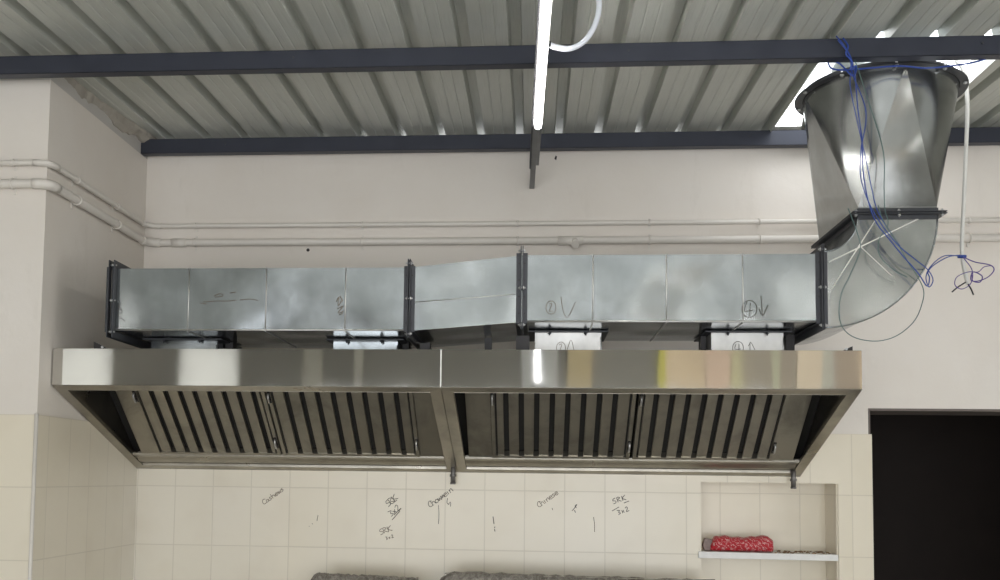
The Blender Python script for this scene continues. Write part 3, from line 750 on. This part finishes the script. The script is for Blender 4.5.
def m_packet():
    t = NT('printed_red_plastic')
    w = t.n('ShaderNodeTexWave', wave_type='BANDS', bands_direction='DIAGONAL'); t.t.links.new(t.co, w.inputs['Vector']); w.inputs['Scale'].default_value = 22; w.inputs['Distortion'].default_value = 9; w.inputs['Detail'].default_value = 3; w.inputs['Detail Scale'].default_value = 3
    c = t.mix(t.ramp(w.outputs['Fac'], [(.90, 0), (.97, .75)]), (.46, .010, .022), (.75, .55, .53))
    t.bump(t.noise(45, 4, .6, None, 1.5), .9, .012)
    return t.done(c, .28)
px0, px1 = .905, 1.213
t = empty('snack_packet', (1.06, .06, 1.385), 'crumpled red and white plastic packet lying on the niche shelf', 'packet')
mb = MB(); N1, N2 = 28, 20; rings = []
rnd = random.Random(5)
for i in range(N1+1):
    u = i/N1; x = px0+(px1-px0)*u; zb = 1.392-(x-NX0+.01)*.0072+.001
    h = .036+.002*math.sin(u*9)+.0015*math.sin(u*31)+.004*u; d = .044+.002*math.sin(u*14)
    if u < .08: h *= .45+.55*u/.08; d *= .8+.2*u/.08
    if u > .93: h *= .82+.18*(1-u)/.07
    ring = []
    for k in range(N2):
        a = 2*PI*k/N2; cs, sn = math.cos(a), math.sin(a)
        ex = .75; rr = 1+.03*rnd.uniform(-1, 1)
        ring.append(mb.bm.verts.new((x+rnd.uniform(-.002, .002), .045+d*math.copysign(abs(cs)**ex, cs)*rr, max(zb, zb+h+h*math.copysign(abs(sn)**ex, sn)*rr))))
    rings.append(ring)
for A, B in zip(rings, rings[1:]):
    for k in range(N2): mb.face([A[k], A[(k+1) % N2], B[(k+1) % N2], B[k]], True)
mb.face(rings[0][::-1]); mb.face(rings[-1])
mb.build('wrapper', m_packet(), t)
mb = MB(); zb = 1.390
mb.prism([(px0+.01, zb+.004), (px0+.01, zb+.060), (px0-.028, zb+.068), (px0-.040, zb+.030), (px0-.030, zb+.003)], .02, .05, 'y')
mb.build('twisted_end', m_plain('grey_brown_plastic', (.20, .14, .12), .4, 0, .3, 60, .5), t, .004)

# ---------------------------------------------------------------- wrapped equipment at the bottom edge
def m_film():
    t = NT('dusty_clear_film')
    f = t.noise(28, 5, .7, t.map((1, 1, .6)), 1.5)
    c = t.mix(t.ramp(f, [(.35, 0), (.65, 1)]), (.15, .13, .105), (.42, .39, .34))
    t.bump(t.noise(50, 4, .6, None, 2), 1.0, .012)
    return t.done(c, .22, .25)
FILM = m_film()
def equipment(x0, x1, zl, zr, y0, label, wrapfrac):
    t = empty('cooking_range', ((x0+x1)/2, y0, 0), label, 'cooking range', 'wrapped steel ranges below the hood')
    zt = min(zl, zr)-.006
    mb = MB(); mb.box(x0+.01, x1-.01, y0-.55, y0, .15, .86); mb.box(x0+.01, x1-.01, y0-.04, y0, .86, zt); mb.build('body', STEEL, t, .004)
    for x in (x0+.06, x1-.06):
        for y in (y0-.50, y0-.06): mb = MB(); mb.cyl((x, y, 0), (x, y, .15), .022, 12); mb.build('leg', STEEL, t)
    mb = MB(); n = 40; xe = x0+(x1-x0)*wrapfrac; rnd = random.Random(int(x0*100)); R = []
    for i in range(n+1):
        u = i/n; x = x0+(xe-x0)*u; z = zl+(zr-zl)*u*wrapfrac-(.03*(1-u/.05)**2 if u < .05 else 0)
        j = lambda: rnd.uniform(-.004, .004)
        R.append([mb.bm.verts.new(p) for p in ((x, y0-.070+j(), z-.30), (x, y0-.068+j(), z-.12), (x, y0-.066+j(), z-.03+j()), (x, y0-.052+j(), z-.006+j()), (x, y0-.02, z+j()), (x, y0+.012, z-.006+j()), (x, y0+.016+j(), z-.1), (x, y0+.016, z-.30))])
    for A, B in zip(R, R[1:]):
        for k in range(7): mb.face([A[k], A[k+1], B[k+1], B[k]], True)
    o = mb.build('plastic_wrap', FILM, t); s = o.modifiers.new('thickness', 'SOLIDIFY'); s.thickness = .002
    if wrapfrac < 1:
        mb = MB(); mb.prism([(x0+.02, zl-.008), (x1, zr-.001), (x1, zr-.03), (x0+.02, zl-.036)], y0-.045, y0+.005, 'y'); mb.build('top_rail', DIRTY, t, .004)
equipment(-1.085, -.558, 1.272, 1.260, -.28, 'steel range top wrapped in crumpled dusty film, at the bottom edge, shorter left one', 1.0)
equipment(-.445, .87, 1.293, 1.277, -.28, 'long steel range top at the bottom edge below the niche, left end crumpled', .999)

# ---------------------------------------------------------------- wires
def wire(name, pts, r, mat, label=None, cat=None, parent=None, group=None, n=8):
    mb = MB(); mb.tube(smooth([at(*p) for p in pts], n), r, 6)
    o = mb.build(name, mat, parent)
    return tag(o, label, cat, group) if label else o
YW = -1.075
w = wire('blue_wire', [(836, 36, -1.27), (843, 44, -1.275), (851, 58, -1.25), (855, 76, -1.16), (858, 110, -1.10), (862, 140, -1.09), (863, 170, -1.08), (868, 200, YW), (876, 222, YW), (890, 240, YW), (903, 256, YW), (918, 273, YW), (927, 286, -1.05), (929.5, 278, -1.0), (928, 272, -1.0), (934, 265, -.95), (948, 257, -.86), (961, 255, -.77)], .0024, BLUE,
         'longest blue wire, from the nearer purlin down the cone to the white cable', 'wire', group='loose blue wires by the duct cone')
o = wire('blue_wire', [(838, 40, -1.272), (849, 55, -1.26), (853, 75, -1.17), (866, 112, -1.10), (861, 150, -1.095), (861, 178, -1.085), (870, 205, YW), (884, 228, YW), (899, 246, YW), (916, 260, YW), (928, 270, -1.0), (933, 280, -.97), (929, 287, -.97), (926, 277, -.97), (931, 266, -.95), (944, 256, -.87), (961, 256, -.77)], .0022, BLUE,
         'blue wire crossing the other down the cone front, looping below the elbow edge', 'wire', group='loose blue wires by the duct cone')
wire('blue_wire', [(841, 42, -1.274), (852, 62, -1.24), (850, 84, -1.16), (857, 120, -1.10), (866, 160, -1.09), (872, 190, -1.08), (878, 212, YW), (893, 236, YW), (900, 246, YW)], .0020, BLUE,
     'short blue wire beside the other two on the cone front, ending above the elbow', 'wire', group='loose blue wires by the duct cone')
# coil wound on the purlin and a run along the ring
mb = MB(); a = at(846, 50, -1.25)
mb.tube(smooth([at(*p) for p in [(843, 38, -1.262), (848, 46, -1.27), (846, 54, -1.27), (852, 62, -1.26), (850, 70, -1.25), (856, 66, -1.25), (853, 76, -1.2), (840, 64, -1.2), (829, 60, -1.2), (831, 68, -1.2), (845, 70, -1.2), (870, 68, -1.19), (900, 66, -1.19), (925, 68, -1.19), (950, 66, -1.2), (975, 62, -1.2), (1003, 53, -1.2)]], 6), .0035, 6)
tag(mb.build('blue_wire', BLUE), 'blue wire wound over the nearer purlin and running right above the dark ring', 'wire', 'loose blue wires by the duct cone')
wire('green_wire', [(855, 60, -1.25), (868, 100, -1.12), (883, 150, -1.09), (884, 190, -1.08), (885, 210, YW), (888, 224, YW), (879, 240, YW), (880, 256, YW), (894, 270, YW), (907, 277, YW)], .0019, GREEN, 'thin dark green wire hanging down the right of the blue wires on the cone', 'wire')
wire('green_wire', [(848, 208, -1.07), (858, 235, -1.07), (860, 250, -1.07), (850, 275, -1.08), (842, 292, -1.09), (839, 312, -1.10), (843, 328, -1.10), (856, 338, -1.10), (878, 341, -1.08), (898, 335, -1.05), (915, 320, -1.02), (923, 300, -1.0), (923, 288, -1.0), (916, 274, -1.03), (908, 262, -1.06), (898, 244, -1.075), (884, 222, -1.075), (878, 205, -1.08)], .0019, GREEN, 'thin dark green wire hanging in one big loop below the elbow', 'wire')
t = empty('white_cable', at(965, 78, -.78), 'white cable hanging from the roof opening, right of the duct cone, end splayed', 'cable')
mb = MB(); mb.tube(smooth([at(*p) for p in [(955, 60, -.80), (962, 68, -.79), (966, 80, -.78), (967.5, 110, -.76), (966, 150, -.75), (964, 200, -.75), (962, 240, -.75), (962.5, 258, -.75), (965, 272, -.75), (968, 284, -.75)]], 6), .0085, 10); mb.build('jacket', CABLEM, t)
wire('black_core', [(966, 282, -.75), (958, 287, -.76), (952, 292, -.76)], .0032, BLACK, parent=t)
wire('black_core', [(968, 284, -.75), (971, 289, -.75), (973.5, 295, -.75)], .0032, BLACK, parent=t)
mb = MB(); mb.cyl(at(958, 256.5, -.76), at(966, 256.5, -.76), .0075, 8); mb.build('blue_tie', BLUE, t)
wire('violet_wire', [(963, 257, -.76), (975, 262, -.77), (990, 265, -.78), (994, 270, -.78), (988, 277, -.78), (978, 281, -.77), (971, 280, -.77), (973, 272, -.77), (982, 276, -.77), (980, 282, -.76), (973, 281, -.76), (972, 275, -.76)], .0024, PURPLE, 'violet wire tangle tied to the lower end of the hanging white cable', 'wire')
wire('violet_wire', [(963, 257, -.77), (972, 270, -.77), (971, 283, -.77), (962, 289, -.77), (955, 285, -.77), (957, 277, -.77), (968, 272, -.77), (978, 272, -.77), (984, 267, -.78), (992, 265.5, -.78)], .0020, PURPLE, 'thin violet wire looping left below the tie on the white cable', 'wire')

# ---------------------------------------------------------------- handwriting
GLY = {'C': [[(.9, .8), (.5, 1), (.1, .6), (.2, .1), (.8, .1)]], 'h': [[(.1, 1), (.1, 0)], [(.1, .4), (.5, .6), (.7, 0)]], 'i': [[(.3, .6), (.3, 0)]], 'n': [[(.1, .6), (.1, 0)], [(.1, .4), (.5, .6), (.6, 0)]],
       'e': [[(.1, .3), (.7, .35), (.4, .6), (.1, .3), (.3, 0), (.7, .1)]], 's': [[(.6, .6), (.2, .5), (.6, .2), (.1, 0)]], 'o': [[(.4, .6), (.1, .3), (.4, 0), (.7, .3), (.4, .6)]], 'w': [[(.1, .6), (.25, 0), (.4, .5), (.6, 0), (.8, .6)]],
       'm': [[(.1, 0), (.15, .6), (.35, .1), (.5, .6), (.7, 0)]], 'a': [[(.6, .5), (.2, .5), (.1, .1), (.5, .1), (.6, .5), (.7, 0)]], 'r': [[(.1, .6), (.15, 0)], [(.15, .4), (.6, .6)]], 'l': [[(.3, 1), (.25, 0)]], 'b': [[(.1, 1), (.1, 0), (.6, .1), (.5, .5), (.1, .4)]],
       'S': [[(.8, 1), (.3, .9), (.2, .6), (.7, .4), (.6, .05), (.1, 0)]], 'R': [[(.1, 0), (.1, 1), (.7, .8), (.2, .5), (.8, 0)]], 'K': [[(.1, 1), (.1, 0)], [(.8, 1), (.15, .5), (.8, 0)]], '3': [[(.1, 1), (.7, .8), (.3, .5), (.7, .2), (.1, 0)]],
       'x': [[(.1, .6), (.6, 0)], [(.6, .6), (.1, 0)]], '2': [[(.1, .8), (.5, 1), (.6, .6), (.1, 0), (.8, 0)]], '4': [[(.5, 0), (.5, 1), (.1, .4), (.8, .4)]], ' ': [], 'p': [[(.1, .6), (.1, -.4)], [(.1, .5), (.6, .4), (.1, .1)]]}
def ink(parent, strokes, y, mat, r=.0016, name='handwriting', label=None):
    """strokes in photo coordinates laid on the surface y=const as thin raised ink lines"""
    mb = MB()
    for s in strokes:
        P = [at(a, b, y) for a, b in s]
        if len(P) > 2: P = smooth(P, 3)
        mb.tube(P, r, 4)
    o = mb.build(name, mat, parent)
    if label: o['label'] = label
    return o
def word(txt, x, y, h, ang, gap=.85):
    out = []; c, s = math.cos(ang), math.sin(ang); cx = 0
    for ch in txt:
        for st in GLY.get(ch, []):
            out.append([(x+(cx+u*h)*c-(v*h)*s*-1*-1*0-(v*h)*s, y-(cx+u*h)*s-(v*h)*c) for u, v in st])
        cx += h*gap
    return out
YI = -.0102
A35 = math.radians(36)
ink(wall_back, word('Cashews', 264, 505, 5.0, A35, .72), YI, INK2, .0016)
ink(wall_back, [[(318, 515), (317, 521)], [(312, 523.5), (312.8, 524.2)], [(309, 526), (309.5, 526.5)]], YI, INK2, .0016)
ink(wall_back, word('SRK', 388, 507, 6, math.radians(40), .7)+word('3x2', 391, 517, 6, math.radians(40), .7)+[[(392, 504), (397, 500)], [(394, 515), (401, 508)], [(392, 520), (400, 511)]], YI, INK, .0016)
ink(wall_back, word('SRK', 380, 535, 5.5, math.radians(20), .8)+word('3x2', 386, 540, 3, math.radians(20), 1), YI, INK2, .0016)
ink(wall_back, word('Chowmein', 430, 508, 6, A35, .60), YI, INK, .0015)
ink(wall_back, [[(438.5, 505), (439, 514), (438.5, 524)], [(447.5, 498), (447, 503), (449, 504)], [(448, 505), (450.5, 502), (450.5, 506.5)]], YI, INK, .0014)
ink(wall_back, [[(493, 516.5), (494, 524)], [(495, 526.5), (494.5, 528)], [(494.5, 529), (495, 531.5)]], YI, INK, .0019)
ink(wall_back, word('Chinese', 539, 508, 5.5, A35, .62)+[[(552, 508), (552.7, 510)]], YI, INK2, .0016)
ink(wall_back, [[(572, 511), (574.5, 508), (577, 504.5), (575, 506), (576.5, 508)], [(574.5, 510), (575.5, 512.5)]], YI, INK, .0017)
ink(wall_back, [[(593.5, 517), (594.5, 524), (594.5, 532)]], YI, INK2, .0016)
ink(wall_back, word('SRK', 613, 504, 5, math.radians(18), 1.0)+word('3x2', 618, 515, 4.5, math.radians(22), .95)+[[(612, 511), (619, 507)], [(624, 503), (629, 501)]], YI, INK, .0017)
circ = lambda x, y, r, ry=None: [(x+r*math.cos(a), y+(ry or r)*math.sin(a)) for a in [2*PI*k/12 for k in range(13)]]
YD = DY0-.0012
ink(duct_r, [circ(749.5, 309, 7.5, 8.5), [(747, 302), (744.5, 311), (753, 310)], [(750.5, 303), (749.5, 316)]]+[[(761, 296), (762.5, 315)], [(759.5, 309), (762.5, 316), (768, 305)]], YD, INK, .0014, 'drawn_number', 'circled figure and down arrow')
ink(duct_r, [circ(551, 307.5, 5, 6.5), [(549, 304), (552, 303.5), (550, 309), (549, 311), (553, 311)], [(561, 297), (563, 310), (567.5, 317.5), (575.5, 302)]], YD, INK2, .0012, 'drawn_number', 'faint circled figure and tick')
ink(c2, [circ(561, 348, 4.5, 6), [(559, 345), (562, 344), (560, 350)], [(567, 350), (571, 340), (574, 350)]], -.7612, INK2, .0012, 'drawn_number')
ink(c4, [circ(738, 348, 5.5, 6.5), [(736, 344), (735, 349), (741, 349)], [(739, 344), (739, 351)], [(750, 350), (750.5, 342), (755, 350)], [(750.5, 342), (748.5, 346)]], -.7612, INK, .0012, 'drawn_number')
ink(duct_l, [[(118, 300), (121, 304), (118, 306), (122, 309)], [(117, 311), (120, 309), (122, 312), (118, 315), (121, 317)], [(119, 318), (123, 319), (125, 322)]], YD, INK, .0014, 'scrawl')
ink(duct_l, [[(336, 302), (339, 297), (338, 306), (342, 300)], [(337, 309), (343, 306), (338, 313), (344, 311)], [(340, 296), (343, 301)], [(339, 315), (343, 313)]], YD, INK2, .0017, 'scrawl')
ink(duct_l, [[(214, 296), (220, 293.5), (223, 296), (215, 297)], [(203, 302), (215, 301), (228, 301), (236, 300)], [(200, 303), (207, 304)], [(230, 293), (236, 292)], [(240, 300), (250, 299), (258, 300.5)]], YD, INK2, .0013, 'smudge')
# sheet stains of water on tile under hood joint
